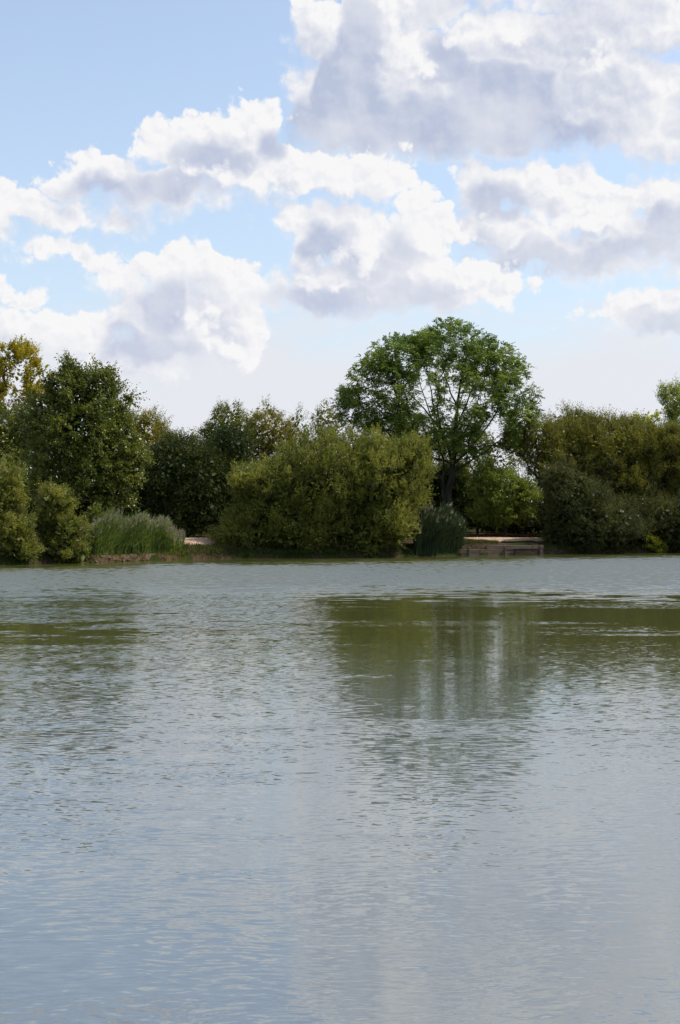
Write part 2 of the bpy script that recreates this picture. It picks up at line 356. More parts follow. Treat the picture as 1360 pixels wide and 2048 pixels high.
# ------------------------------------------------------------------ foliage
def leaves_mesh(name, c, ax, L, Wd, tint, r):
    """diamond leaves: base c, pointing along ax"""
    n = len(c)
    side = unit(np.cross(ax, unit(r.normal(0, 1, (n, 3)))))
    nrm = np.cross(ax, side)
    V = np.empty((n, 4, 3), np.float32)
    V[:, 0] = c; V[:, 1] = c + ax*(L*0.45)[:, None] + side*(Wd*0.5)[:, None]
    V[:, 2] = c + ax*L[:, None] + nrm*(L*0.12)[:, None]; V[:, 3] = c + ax*(L*0.45)[:, None] - side*(Wd*0.5)[:, None]
    return mesh_np(name, V.reshape(-1, 3), np.arange(4*n), 4, False, tint)
def tubes_mesh(name, paths, sides=5):
    """paths: list of (points (k,3), radii (k,))"""
    VV, FF, off = [], [], 0
    ang = np.arange(sides)*2*np.pi/sides
    for pts, rad in paths:
        pts = np.asarray(pts, float); k = len(pts)
        tan = unit(np.gradient(pts, axis=0))
        ref = np.where(np.abs(tan[:, 2:3]) > 0.9, np.array([[1., 0, 0]]), np.array([[0, 0, 1.]]))
        a = unit(np.cross(tan, ref)); b = np.cross(tan, a)
        ring = pts[:, None, :] + (np.cos(ang)[None, :, None]*a[:, None, :] + np.sin(ang)[None, :, None]*b[:, None, :])*np.asarray(rad)[:, None, None]
        VV.append(ring.reshape(-1, 3))
        i, j = np.meshgrid(np.arange(k-1), np.arange(sides), indexing='ij'); j2 = (j+1) % sides
        FF.append((np.stack([i*sides+j, i*sides+j2, (i+1)*sides+j2, (i+1)*sides+j], -1)+off).reshape(-1))
        off += k*sides
    return mesh_np(name, np.concatenate(VV), np.concatenate(FF), 4, True)
def resample(pts, k):
    pts = np.asarray(pts, float); d = np.r_[0, np.cumsum(np.linalg.norm(np.diff(pts, axis=0), axis=1))]
    t = np.linspace(0, d[-1], k); return np.stack([np.interp(t, d, pts[:, i]) for i in range(3)], -1)
def grow(nodes, targets, r, tip=0.012, power=0.5, sag=0.06, wig=0.05):
    """join every target to the skeleton; nodes: list of [xyz, parent]. Returns tube paths with pipe-model radii"""
    pos = [np.array(p) for p, _ in nodes]; par = [q for _, q in nodes]; base = pos[0]
    order = np.argsort(np.linalg.norm(targets-base, axis=1)); ends = []
    for ti in order:
        t = targets[ti]; A = np.array(pos); d = np.linalg.norm(A-t, axis=1)
        back = np.maximum(0, A[:, 2]-t[2]+0.15*d)             # do not hang from nodes above
        cost = d + 1.2*back + 0.10*np.linalg.norm(A-base, axis=1)
        j = int(np.argmin(cost)); k = max(2, int(d[j]/0.55)+1); prev = j; p0 = pos[j]
        bow = np.array([0, 0, -sag*d[j]]) + r.normal(0, wig, 3)*d[j]
        for s in range(1, k+1):
            u = s/k; q = p0*(1-u)+t*u + bow*4*u*(1-u)*0.5 + (r.normal(0, 0.03, 3) if s < k else 0)
            pos.append(q); par.append(prev); prev = len(pos)-1
        ends.append(prev)
    w = np.zeros(len(pos))
    for e in ends: w[e] += 1
    for i in range(len(pos)-1, 0, -1):
        if par[i] >= 0: w[par[i]] += w[i]
    n0 = len(nodes); kids = {}
    for i in range(1, len(pos)): kids.setdefault(par[i], []).append(i)
    rad = tip*np.maximum(w, 1)**power
    paths = []; stack = [(k, i) for k in kids for i in kids[k][:0]]
    starts = [0]
    heads = [(None, 0)]
    while heads:
        p, i = heads.pop(); pts = []; rr = []
        if p is not None: pts.append(pos[p]); rr.append(min(rad[p], rad[i]*1.25))
        while True:
            pts.append(pos[i]); rr.append(rad[i]); ch = kids.get(i, [])
            if not ch: break
            ch = sorted(ch, key=lambda c: -w[c])
            for c in ch[1:]: heads.append((i, c))
            i = ch[0]
        if len(pts) > 1: paths.append((pts, rr))
    return paths
BARK = rough_mat('grey_bark', (0.022, 0.019, 0.015), (0.060, 0.052, 0.042), 5.0, 0.9, 0.6, (1, 1, 0.25))

def tree(name, label, cat, base, Y, env, mat, clumps=60, rc=0.8, sprigs=26, lps=22, leaf=(0.13, 0.05), up=0.5, out=0.7, spread=0.7,
         depth=1.0, fill=3000, trunk=0.12, shell=0.62, group=None, seed=1, slen=1.0, front=0.0, hide_limbs=False, floor=-0.12, rag=0.11, bend=0.0, align=0.55):
    r = np.random.default_rng(seed)
    m = Y/FPX; bx = PX(base, Y); bz = float(ground_z(bx, Y))
    root = empty(name, (bx, Y, bz), label, cat, group)
    C = np.array([P(e[0], e[1], Y) for e in env]); Rd = np.array([(e[2]*m, (e[4] if len(e) > 4 else 0.5*(e[2]+e[3])*depth)*m, e[3]*m) for e in env])
    if any(len(e) > 5 for e in env): C[:, 1] += np.array([e[5] if len(e) > 5 else 0 for e in env])
    # clump centres on the shell of the union of envelopes
    area = (Rd[:, 0]*Rd[:, 2]+Rd[:, 0]*Rd[:, 1]+Rd[:, 1]*Rd[:, 2]); area = area/area.sum()
    cen, nor = [], []; tries = 0; ph = r.uniform(0, 6, 3)
    while len(cen) < clumps and tries < clumps*40:
        tries += 1
        k = r.choice(len(env), p=area); d = unit(r.normal(0, 1, 3)); rr = shell+(1-shell)*r.random()**0.6
        lump = 1+rag*(0.5*math.sin(d[0]*5.3+ph[0]+k)+0.5*math.sin(d[2]*6.1+ph[1]+2*k)+0.4*math.sin((d[0]+d[1])*9+ph[2])+r.normal(0, .35))
        p = C[k]+d*Rd[k]*(rr*lump - 0.35*rc/np.mean(Rd[k]))
        q = np.linalg.norm((p-C)/Rd, axis=1)
        if (np.delete(q, k) < shell*0.9).any(): continue
        gz = max(float(ground_z(p[0], p[1])), 0.0)+floor
        if p[2] < gz: p[2] = gz+0.3*r.random()*rc
        if front and d[1] > 0.3 and r.random() < front: continue
        if cen and np.min(np.linalg.norm(np.array(cen[-200:])-p, axis=1)) < rc*0.55: continue
        cen.append(p); nor.append(unit(d/Rd[k]*np.mean(Rd[k])))
    cen, nor = np.array(cen), np.array(nor); nc = len(cen)
    rcs = rc*r.uniform(0.7, 1.3, nc); ctint = r.normal(0, 0.16, nc)
    # sprigs
    ns = nc*sprigs; ci = np.repeat(np.arange(nc), sprigs)
    sd = unit(nor[ci]*out + np.array([0, 0, up]) + r.normal(0, spread*0.6, (ns, 3)))
    lowz = (cen[:, 2]-np.maximum(ground_z(cen[:, 0], cen[:, 1]), 0)) < 0.7
    sd[lowz[ci]] = unit(sd[lowz[ci]]*np.array([1, 1, 0.5])-np.array([0, 0, 0.25]))
    so = cen[ci] + unit(r.normal(0, 1, (ns, 3)))*(rcs[ci]*0.62*r.random(ns)**0.5)[:, None]
    sl = rcs[ci]*r.uniform(0.45, 1.15, ns)*slen
    # leaves
    li = np.repeat(np.arange(ns), lps); n = len(li)
    t = np.tile(np.linspace(0.12, 1.0, lps), ns)+r.normal(0, 0.05, n)
    c = so[li] + sd[li]*(sl[li]*t)[:, None] + r.normal(0, 0.03+0.02*rc, (n, 3)); c[:, 2] += -bend*(sl[li]*t)**2
    ax = unit(sd[li]*0.7 + r.normal(0, align, (n, 3)))
    L = leaf[0]*r.uniform(0.65, 1.25, n)*(1.05-0.35*t); Wd = L*leaf[1]/leaf[0]
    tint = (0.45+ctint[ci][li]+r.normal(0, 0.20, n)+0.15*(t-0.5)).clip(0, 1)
    # inner foliage: oversized leaves in darker tints, added to block sun and sky
    if fill:
        k = r.choice(len(env), fill, p=area); d = unit(r.normal(0, 1, (fill, 3)))
        cf = C[k]+d*Rd[k]*(0.88*r.random(fill)**0.4)[:, None]
        cf[:, 2] = np.maximum(cf[:, 2], np.maximum(ground_z(cf[:, 0], cf[:, 1]), 0)+0.05)
        c = np.concatenate([c, cf]); ax = np.concatenate([ax, unit(r.normal(0, 1, (fill, 3)))])
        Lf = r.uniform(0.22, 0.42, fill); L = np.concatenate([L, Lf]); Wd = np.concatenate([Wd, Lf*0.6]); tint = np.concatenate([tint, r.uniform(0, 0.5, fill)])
    c[:, 2] = np.maximum(c[:, 2], 0.03)
    org = np.array([bx, Y, bz])
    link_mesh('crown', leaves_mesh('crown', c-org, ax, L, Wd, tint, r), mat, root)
    # wood
    top = C[:, 2].mean()
    nodes = [(np.array([bx, Y, bz-0.15]), -1)]
    for s in range(1, 6):
        u = s/5; nodes.append((np.array([bx, Y, bz])*(1-u*0.6)+np.array([C[:, 0].mean(), Y, top])*u*0.6+np.array([r.normal(0, .06), 0, bz*0 + 0.0]), s-1))
    sel = cen[r.random(nc) < 0.8]
    paths = grow(nodes, sel, r, tip=0.013 if trunk < 0.2 else 0.016)
    s0 = trunk/max(paths[0][1][0], 1e-3)
    paths = [(np.asarray(p)-org, np.asarray(q)*(0.4+0.6*s0 if i == 0 else 1)) for i, (p, q) in enumerate(paths)]
    link_mesh('trunk', tubes_mesh('trunk', paths[:1], 8), BARK, root)
    if len(paths) > 1: tag(link_mesh('branches', tubes_mesh('branches', paths[1:], 4), BARK, root), kind='stuff')
    return root
LEAVES = [0]
M = {
 'alder': leaf_mat('alder_leaf', (0.064, 0.083, 0.011), (0.124, 0.150, 0.019), (0.235, 0.249, 0.040), 0.30, 0.36, 0.45),
 'willow': leaf_mat('sallow_leaf', (0.096, 0.114, 0.024), (0.193, 0.209, 0.039), (0.325, 0.319, 0.064), 0.42, 0.5, 0.25),
 'willow2': leaf_mat('brown_willow_leaf', (0.078, 0.085, 0.019), (0.153, 0.157, 0.028), (0.252, 0.235, 0.040), 0.42, 0.5, 0.2),
 'yellow': leaf_mat('turning_maple_leaf', (0.154, 0.165, 0.017), (0.336, 0.285, 0.022), (0.532, 0.375, 0.031), 0.5, 0.5, 0.2),
 'bush': leaf_mat('olive_bush_leaf', (0.087, 0.110, 0.021), (0.186, 0.202, 0.036), (0.332, 0.313, 0.060), 0.42, 0.45, 0.3),
 'bright': leaf_mat('bright_shrub_leaf', (0.117, 0.161, 0.017), (0.315, 0.343, 0.029), (0.605, 0.544, 0.058), 0.5, 0.5, 0.3),
 'ash': leaf_mat('ash_leaf', (0.064, 0.118, 0.020), (0.134, 0.206, 0.029), (0.295, 0.352, 0.046), 0.45, 0.42, 0.35),
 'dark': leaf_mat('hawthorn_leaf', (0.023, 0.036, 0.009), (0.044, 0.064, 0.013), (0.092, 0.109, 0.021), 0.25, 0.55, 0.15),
 'mid': leaf_mat('mid_green_leaf', (0.064, 0.087, 0.020), (0.136, 0.158, 0.028), (0.256, 0.240, 0.042), 0.45, 0.5, 0.2),
 'gold': leaf_mat('gold_green_leaf', (0.098, 0.108, 0.016), (0.210, 0.189, 0.023), (0.336, 0.257, 0.031), 0.45, 0.5, 0.2),
 'pale': leaf_mat('pale_tree_leaf', (0.09, 0.12, 0.035), (0.15, 0.18, 0.050), (0.24, 0.26, 0.075), 0.5, 0.5, 0.2),
 'sallow_dark': leaf_mat('dark_sallow_leaf', (0.041, 0.049, 0.015), (0.078, 0.088, 0.024), (0.149, 0.156, 0.040), 0.35, 0.5, 0.2),
 'lime': leaf_mat('lime_green_leaf', (0.10, 0.14, 0.022), (0.21, 0.26, 0.040), (0.36, 0.40, 0.075), 0.5, 0.45, 0.3),
 'reed_dark': leaf_mat('shade_toned_reed_blade', (0.018, 0.034, 0.014), (0.036, 0.060, 0.022), (0.075, 0.098, 0.038), 0.35, 0.5, 0.2),  # reed blade again, with the shade under the ash put into its colour
 'reed': leaf_mat('reed_blade', (0.082, 0.132, 0.030), (0.165, 0.235, 0.047), (0.354, 0.384, 0.076), 0.4, 0.4, 0.4),
}

# ---- left group
tree('maple_tree', 'tall thin-crowned tree with yellow autumn leaves at the far left above the dark trees', 'tree', 40, 92,
     [(38, 755, 62, 66), (20, 720, 34, 36), (76, 765, 26, 48), (-60, 780, 70, 75), (20, 860, 70, 50)], M['yellow'], clumps=170, rc=0.62, sprigs=20, lps=11, leaf=(0.17, 0.11), fill=300, seed=11, trunk=0.2, up=0.6)
tree('sycamore_tree', 'dark green broad tree at the left edge below the yellow crown', 'tree', 20, 84,
     [(10, 880, 75, 70), (-90, 870, 110, 100), (70, 850, 45, 42), (20, 960, 90, 60)], M['alder'], clumps=170, rc=0.9, sprigs=20, lps=12, leaf=(0.15, 0.10), fill=4500, seed=12, trunk=0.25, up=0.3)
tree('alder_tree', 'large dark green alder with two pointed tops and glossy leaves behind the reed bed', 'tree', 165, 72.5,
     [(140, 742, 11, 32), (210, 752, 12, 30), (256, 800, 12, 14), (100, 770, 16, 16), (145, 790, 28, 78), (208, 800, 30, 72), (170, 870, 88, 75), (110, 835, 55, 55), (225, 900, 60, 75), (180, 960, 80, 80), (120, 930, 65, 90), (170, 1045, 55, 55), (255, 945, 35, 30)],
     M['alder'], clumps=420, rc=0.62, sprigs=20, lps=13, leaf=(0.13, 0.095), fill=6500, seed=13, trunk=0.28, up=0.35, depth=1.0, shell=0.7)
tree('willow_bush', 'olive willow bush hanging over the water at the far left edge of the bank', 'bush', -20, 64.8,
     [(15, 985, 38, 55), (-40, 1000, 80, 80), (10, 1060, 62, 52), (45, 1095, 34, 34)], M['bush'], clumps=170, rc=0.45, sprigs=20, lps=12, leaf=(0.11, 0.055), fill=2500, seed=14, up=0.55, trunk=0.10, shell=0.6, rag=0.22)
tree('willow_bush', 'rounded olive green bush at the water between the left edge bush and the reeds', 'bush', 118, 66.9,
     [(110, 1010, 36, 40), (128, 1060, 42, 40), (130, 1095, 52, 34), (95, 1050, 22, 40)], M['bush'], clumps=130, rc=0.42, sprigs=20, lps=12, leaf=(0.10, 0.055), fill=2200, seed=15, up=0.55, trunk=0.08, shell=0.6, rag=0.24)
tree('alder_sapling', 'small fresh green leafy sapling at the left end of the pale reeds', 'sapling', 205, 69.4,
     [(205, 1070, 24, 32), (190, 1040, 20, 28)], M['mid'], clumps=34, rc=0.32, sprigs=16, lps=11, leaf=(0.10, 0.065), fill=300, seed=16, up=0.6, trunk=0.05)
tree('hazel_tree', 'rounded golden green tree showing behind the right shoulder of the dark alder', 'tree', 290, 92,
     [(285, 880, 62, 58), (325, 890, 36, 42), (255, 900, 45, 90), (330, 930, 45, 50)], M['gold'], clumps=120, rc=0.7, sprigs=22, lps=12, leaf=(0.13, 0.07), fill=2000, seed=17, up=0.5, trunk=0.2)
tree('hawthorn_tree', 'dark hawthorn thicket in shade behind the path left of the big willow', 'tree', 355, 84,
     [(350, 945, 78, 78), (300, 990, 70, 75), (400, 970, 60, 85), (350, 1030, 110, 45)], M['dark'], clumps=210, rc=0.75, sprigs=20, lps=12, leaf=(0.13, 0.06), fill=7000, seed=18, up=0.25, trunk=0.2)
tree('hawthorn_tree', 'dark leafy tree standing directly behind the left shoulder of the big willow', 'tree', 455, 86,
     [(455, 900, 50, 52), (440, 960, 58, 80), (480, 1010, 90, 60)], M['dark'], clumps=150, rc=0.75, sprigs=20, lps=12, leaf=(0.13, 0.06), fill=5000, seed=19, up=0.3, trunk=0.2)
tree('lime_tree', 'pale sunlit distant tree seen through the gap left of centre', 'tree', 405, 150,
     [(405, 880, 34, 34), (375, 900, 40, 32), (430, 905, 40, 40), (390, 960, 60, 60)], M['pale'], clumps=80, rc=1.1, sprigs=20, lps=12, leaf=(0.22, 0.13), fill=1500, seed=20, trunk=0.25)
tree('birch_tree', 'light green tree with an open top at the left end behind the big willow', 'tree', 465, 96,
     [(455, 850, 38, 50), (475, 880, 50, 55), (430, 880, 28, 45), (450, 950, 60, 60)], M['mid'], clumps=110, rc=0.65, sprigs=20, lps=12, leaf=(0.13, 0.06), fill=1500, seed=21, up=0.5, trunk=0.18)
tree('birch_tree', 'yellow green feathery tree with two airy tips behind the big willow', 'tree', 535, 97,
     [(530, 860, 48, 55), (505, 890, 40, 40), (560, 880, 40, 45), (520, 950, 70, 60)], M['gold'], clumps=120, rc=0.65, sprigs=20, lps=12, leaf=(0.12, 0.055), fill=1500, seed=22, up=0.6, trunk=0.18)
tree('birch_tree', 'thin wispy tree top rising just left of the brownish sapling', 'tree', 592, 98,
     [(592, 850, 20, 34), (585, 900, 34, 50)], M['mid'], clumps=40, rc=0.55, sprigs=14, lps=9, leaf=(0.12, 0.05), fill=300, seed=23, up=0.9, trunk=0.12, slen=1.3)
tree('rowan_tree', 'small brownish thin-topped tree close to the left side of the tall ash crown', 'tree', 655, 98,
     [(650, 838, 28, 30), (672, 850, 20, 24), (655, 900, 40, 50)], M['willow2'], clumps=52, rc=0.55, sprigs=15, lps=10, leaf=(0.12, 0.06), fill=400, seed=24, up=0.8, trunk=0.12, slen=1.2)
# ---- centre willow
tree('sallow_willow', 'huge rounded olive willow bush in the centre spreading down to the water', 'bush', 650, 77.6,
     [(655, 968, 155, 102), (565, 995, 80, 68, 90), (765, 968, 90, 100, 105), (500, 968, 38, 40, 55), (590, 1062, 155, 48, 95, -0.25), (730, 1062, 75, 48, 90, -0.2), (790, 1045, 34, 46, 60, -1.2), (478, 1068, 50, 36, 70), (825, 915, 32, 42, 60)],
     M['willow'], clumps=860, rc=0.55, sprigs=13, lps=11, align=0.30, leaf=(0.20, 0.055), fill=26000, seed=30, up=1.0, out=0.7, spread=0.6, trunk=0.25, shell=0.75, slen=1.15, depth=0.8)
# ---- the ash, with its fan of limbs showing through the thin crown
def ash_tree():
    r = np.random.default_rng(41); Y = 89.0
    bx = PX(896, Y); bz = float(ground_z(bx, Y)); org = np.array([bx, Y, bz])
    root = empty('ash_tree', org, 'tallest tree, an open rounded ash with dark limbs showing through its leaves', 'tree')
    limbs = [  # (px, py, depth offset), radius at foot, radius at tip
     ([(897, 1052, 0), (894, 1015, 0), (899, 975, .1), (906, 930, .2), (909, 900, .3), (912, 860, .3), (916, 815, .2), (920, 770, 0), (926, 725, -.2), (930, 685, -.3)], .34, .04),
     ([(894, 1020, 0), (885, 995, -.3), (883, 965, -.5), (887, 935, -.8), (880, 905, -1.2), (868, 870, -1.6), (856, 830, -2), (842, 790, -2.3), (828, 745, -2.6)], .17, .03),
     ([(905, 925, .2), (897, 890, .4), (884, 858, .8), (872, 820, 1.3), (866, 780, 1.7), (858, 735, 2.2), (850, 700, 2.6)], .15, .03),
     ([(897, 890, .4), (872, 862, .3), (838, 840, 0), (800, 822, -.3), (760, 808, -.6), (718, 800, -1)], .10, .025),
     ([(884, 858, .8), (850, 818, .5), (815, 785, .2), (780, 755, 0), (745, 725, -.2)], .09, .025),
     ([(909, 900, .3), (930, 865, .7), (950, 825, 1.2), (968, 780, 1.8), (980, 735, 2.3), (985, 700, 2.6)], .13, .03),
     ([(906, 930, .2), (935, 900, -.4), (962, 868, -1), (985, 830, -1.6), (1005, 790, -2.2), (1018, 755, -2.6)], .13, .03),
     ([(903, 945, .1), (938, 925, -.2), (975, 900, -.6), (1008, 872, -1), (1040, 845, -1.3)], .11, .025),
     ([(912, 860, .3), (928, 820, -.6), (942, 775, -1.4), (952, 725, -2), (958, 690, -2.4)], .10, .025),
     ([(916, 815, .2), (900, 775, 1.2), (890, 730, 2), (884, 690, 2.6)], .08, .025),
     ([(885, 958, -.5), (872, 950, -.6), (860, 941, -.7)], .13, .09),
    ]
    nodes = []; allp = []
    for li, (pl, r0, r1) in enumerate(limbs):
        pts = np.array([P(a, b, Y)+np.array([0, c, 0]) for a, b, c in pl])
        k = max(4, int(np.linalg.norm(np.diff(pts, axis=0), axis=1).sum()/0.6))
        # smooth the way a limb bends
        q = resample(pts, k*3)
        for _ in range(4): q[1:-1] = (q[:-2]+q[1:-1]*2+q[2:])/4
        q = q[::3] if (len(q)-1) % 3 == 0 else np.vstack([q[::3], q[-1]])
        q[1:-1] += r.normal(0, 0.03, q[1:-1].shape)
        rad = np.linspace(0, 1, len(q)); rad = 0.62*r0*(1-rad)**1.3*(1.35 if li == 0 else 1) + 0.6*r1
        if li == 0: rad[0] *= 1.35
        link_mesh('trunk' if li == 0 else 'limb', tubes_mesh('limb', [(q-org, rad)], 8), BARK, root)
        if li < 10:
            par = -1
            for p in q[(0 if li == 0 else 1):]:
                nodes.append((p, par if par >= 0 else -1)); par = len(nodes)-1
    # crown envelope: broad dome
    env = [(880, 790, 165, 128, 150), (760, 790, 82, 82, 100), (1005, 805, 66, 92, 110), (800, 720, 70, 48, 80), (905, 700, 80, 58, 100), (980, 745, 60, 62, 90), (1035, 835, 42, 42, 70), (720, 820, 45, 45, 70), (885, 865, 115, 55, 110)]
    m = Y/FPX; C = np.array([P(e[0], e[1], Y) for e in env]); Rd = np.array([(e[2]*m, e[4]*m, e[3]*m) for e in env])
    area = Rd[:, 0]*Rd[:, 2]+Rd[:, 0]*Rd[:, 1]; area /= area.sum()
    cen, nor = [], []
    while len(cen) < 780:
        k = r.choice(len(env), p=area); d = unit(r.normal(0, 1, 3)); rr = 0.55+0.45*r.random()**0.5
        p = C[k]+d*Rd[k]*rr; q = np.linalg.norm((p-C)/Rd, axis=1)
        if (np.delete(q, k) < 0.55).any() and r.random() < 0.85: continue
        # thin heart of the crown, where the sky shows through
        gx, gz = (p[0]/Y*FPX+CX), HY-(p[2]-EYE)/Y*FPX
        hole = ((gx-905)/85)**2+((gz-800)/70)**2
        if hole < 1 and r.random() < 0.15: continue
        if ((gx-985)/30)**2+((gz-860)/25)**2 < 1: continue
        if gz > 890 and r.random() < 0.6: continue
        if cen and np.min(np.linalg.norm(np.array(cen)-p, axis=1)) < 0.25: continue
        cen.append(p); nor.append(d)
    cen, nor = np.array(cen), np.array(nor); nc = len(cen)
    # each clump is a few pinnate leaves: rachis with leaflets both sides, drooping
    nr = 15; ci = np.repeat(np.arange(nc), nr); n1 = len(ci)
    rc = r.uniform(0.30, 0.55, nc)
    dirn = unit(nor[ci]*0.55+np.array([0, 0, 0.25])+r.normal(0, 0.6, (n1, 3)))
    o = cen[ci]+unit(r.normal(0, 1, (n1, 3)))*(rc[ci]*r.random(n1)**0.6*0.9)[:, None]
    Lr = r.uniform(0.30, 0.55, n1); nl = 14; ri = np.repeat(np.arange(n1), nl); t = np.tile(np.repeat(np.linspace(0.15, 1, nl//2), 2), n1)
    sgn = np.tile(np.tile([1, -1], nl//2), n1); perp = unit(np.cross(dirn, [0, 0, 1.]))
    c = o[ri]+dirn[ri]*(Lr[ri]*t)[:, None]; c[:, 2] -= 0.28*Lr[ri]*t**2
    ax = unit(perp[ri]*sgn[:, None]+dirn[ri]*0.6+np.array([0, 0, -0.25])+r.normal(0, 0.25, (len(ri), 3)))
    L = r.uniform(0.11, 0.18, len(ri)); tint = (0.42+np.repeat(np.repeat(r.normal(0, 0.17, nc), nr), nl)+r.normal(0, 0.18, len(ri))).clip(0, 1)
    c += r.normal(0, 0.015, c.shape)
    link_mesh('crown', leaves_mesh('crown', c-org, ax, L, L*0.42, tint, r), M['ash'], root)
    pp = grow(nodes, cen, r, tip=0.011, power=0.5, sag=-0.02, wig=0.06)
    n_l = sum(1 for _ in nodes)
    # keep the grown wood only (the limbs themselves are built above)
    L0 = {tuple(np.round(p, 4)) for p, _ in nodes}; keep = []
    for pts, rr in pp:
        pts = np.array(pts); rr = np.array(rr); isl = np.array([tuple(np.round(p, 4)) in L0 for p in pts])
        k = int(np.argmax(~isl)) if (~isl).any() else len(pts)
        if k < len(pts): s = max(0, k-1); keep.append((pts[s:]-org, np.minimum(rr[s:], 0.07)))
    tag(link_mesh('twigs', tubes_mesh('twigs', keep, 4), BARK, root), kind='stuff')
# the skeleton grower expects one tree: limbs that start apart are all counted from the first node
_grow0 = grow
def grow(nodes, targets, r, **kw):
    fixed = []
    for i, (p, q) in enumerate(nodes):
        if q < 0 and i > 0:
            A = np.array([n[0] for n in nodes[:i]]); q = int(np.argmin(np.linalg.norm(A-p, axis=1)))
        fixed.append((p, q))
    return _grow0(fixed, targets, r, **kw)
ash_tree()

# ---- behind and beside the ash
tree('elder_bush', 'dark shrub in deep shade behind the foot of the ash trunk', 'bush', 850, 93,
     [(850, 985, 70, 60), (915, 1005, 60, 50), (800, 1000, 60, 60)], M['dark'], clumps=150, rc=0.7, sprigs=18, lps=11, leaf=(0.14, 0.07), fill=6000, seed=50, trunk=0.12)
tree('elder_bush', 'dark bush with scattered glinting leaves between the ash trunk and the sandy clearing', 'bush', 955, 93.0,
     [(950, 1015, 52, 42), (1010, 1040, 62, 26), (905, 960, 40, 45)], M['alder'], clumps=110, rc=0.55, sprigs=15, lps=10, leaf=(0.14, 0.09), fill=3500, seed=51, trunk=0.1)
tree('hazel_bush', 'bright yellow green sunlit bush behind the sandy clearing', 'bush', 1010, 87.4,
     [(1015, 985, 56, 42), (972, 965, 32, 38), (1050, 1000, 34, 32), (1000, 1025, 60, 24)], M['lime'], clumps=130, rc=0.6, sprigs=18, lps=12, leaf=(0.14, 0.09), fill=1500, seed=52, trunk=0.1)
tree('maple_tree', 'light green tree glimpsed through the limbs of the ash', 'tree', 930, 108,
     [(870, 890, 60, 45), (940, 905, 70, 50), (800, 900, 60, 50), (1010, 915, 50, 45), (900, 960, 120, 50)], M['mid'], clumps=170, rc=0.8, sprigs=18, lps=11, leaf=(0.16, 0.09), fill=1200, seed=53, trunk=0.2)
# ---- right group
tree('willow_tree', 'brown green willow leaning left with thin see-through foliage beside the ash', 'tree', 1095, 90,
     [(1075, 880, 68, 52), (1115, 930, 70, 75), (1040, 880, 38, 38), (1120, 1000, 62, 70)], M['willow2'], clumps=240, rc=0.6, sprigs=20, lps=12, leaf=(0.115, 0.036), fill=2800, seed=60, up=0.6, trunk=0.2, shell=0.6, slen=1.2)
tree('willow_tree', 'wide dome-shaped willow with olive brown crown at the right', 'tree', 1220, 92,
     [(1200, 905, 120, 78), (1290, 915, 90, 78), (1150, 870, 70, 48), (1240, 990, 140, 90)], M['willow2'], clumps=520, rc=0.62, sprigs=20, lps=12, align=0.35, leaf=(0.16, 0.046), fill=18000, seed=61, up=0.8, trunk=0.25, shell=0.74, slen=1.25)
tree('willow_tree', 'olive willow running off the right edge of the picture', 'tree', 1370, 91,
     [(1380, 930, 90, 82), (1340, 900, 60, 50), (1400, 1010, 110, 80)], M['willow2'], clumps=260, rc=0.62, sprigs=20, lps=12, align=0.35, leaf=(0.16, 0.046), fill=10000, seed=62, up=0.8, trunk=0.25, shell=0.74, slen=1.2)
tree('sallow_bush', 'low dark willow bush at the water right of the timber edge', 'bush', 1165, 83.8,
     [(1150, 1010, 68, 72), (1200, 1050, 92, 52), (1130, 970, 45, 45), (1125, 1070, 38, 32)], M['sallow_dark'], clumps=260, rc=0.55, sprigs=20, lps=12, leaf=(0.115, 0.04), fill=9000, seed=63, up=0.6, trunk=0.12, shell=0.7)
tree('sallow_bush', 'dark green bush over the water at the right with a few pale shoots', 'bush', 1300, 86.0,
     [(1290, 1040, 60, 55), (1350, 1050, 60, 60), (1400, 1040, 60, 70)], M['sallow_dark'], clumps=220, rc=0.5, sprigs=19, lps=12, leaf=(0.115, 0.045), fill=7000, seed=64, up=0.5, trunk=0.12, shell=0.7)
tree('bramble_shoot', 'small yellow green leafy shoot at the waterline under the right bushes', 'bush', 1305, 84.6,
     [(1305, 1085, 13, 20), (1318, 1095, 12, 12)], M['bright'], clumps=16, rc=0.28, sprigs=12, lps=10, leaf=(0.10, 0.06), fill=0, seed=65, up=0.7, trunk=0.04)
tree('poplar_tree', 'bright green rounded treetop at the right edge above the willows', 'tree', 1350, 120,
     [(1348, 806, 33, 40), (1375, 830, 45, 50), (1355, 900, 60, 60)], M['lime'], clumps=190, rc=0.75, sprigs=20, lps=12, leaf=(0.15, 0.07), fill=1200, seed=66, up=0.8, trunk=0.25)
tree('sycamore_tree', 'small patch of broad green leaves poking above the right willows', 'tree', 1290, 105,
     [(1295, 840, 26, 16), (1270, 850, 20, 16), (1290, 900, 40, 50)], M['bright'], clumps=46, rc=0.6, sprigs=16, lps=10, leaf=(0.18, 0.12), fill=500, seed=67, trunk=0.15)
# ---- hedge behind everything, so no bare horizon shows under the crowns
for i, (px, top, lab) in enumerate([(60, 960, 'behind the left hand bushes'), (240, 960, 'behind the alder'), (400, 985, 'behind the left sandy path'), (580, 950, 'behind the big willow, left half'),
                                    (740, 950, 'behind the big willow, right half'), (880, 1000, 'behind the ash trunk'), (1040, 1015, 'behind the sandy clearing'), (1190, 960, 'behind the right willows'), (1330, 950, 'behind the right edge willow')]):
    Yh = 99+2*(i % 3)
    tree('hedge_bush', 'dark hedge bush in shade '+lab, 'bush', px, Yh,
         [(px, (top+1060)/2, 105, (1075-top)/2, 70)], M['dark'], clumps=70, rc=1.0, sprigs=14, lps=9, leaf=(0.2, 0.10), fill=3800, seed=80+i, trunk=0.1, group='hedge bushes behind the trees')

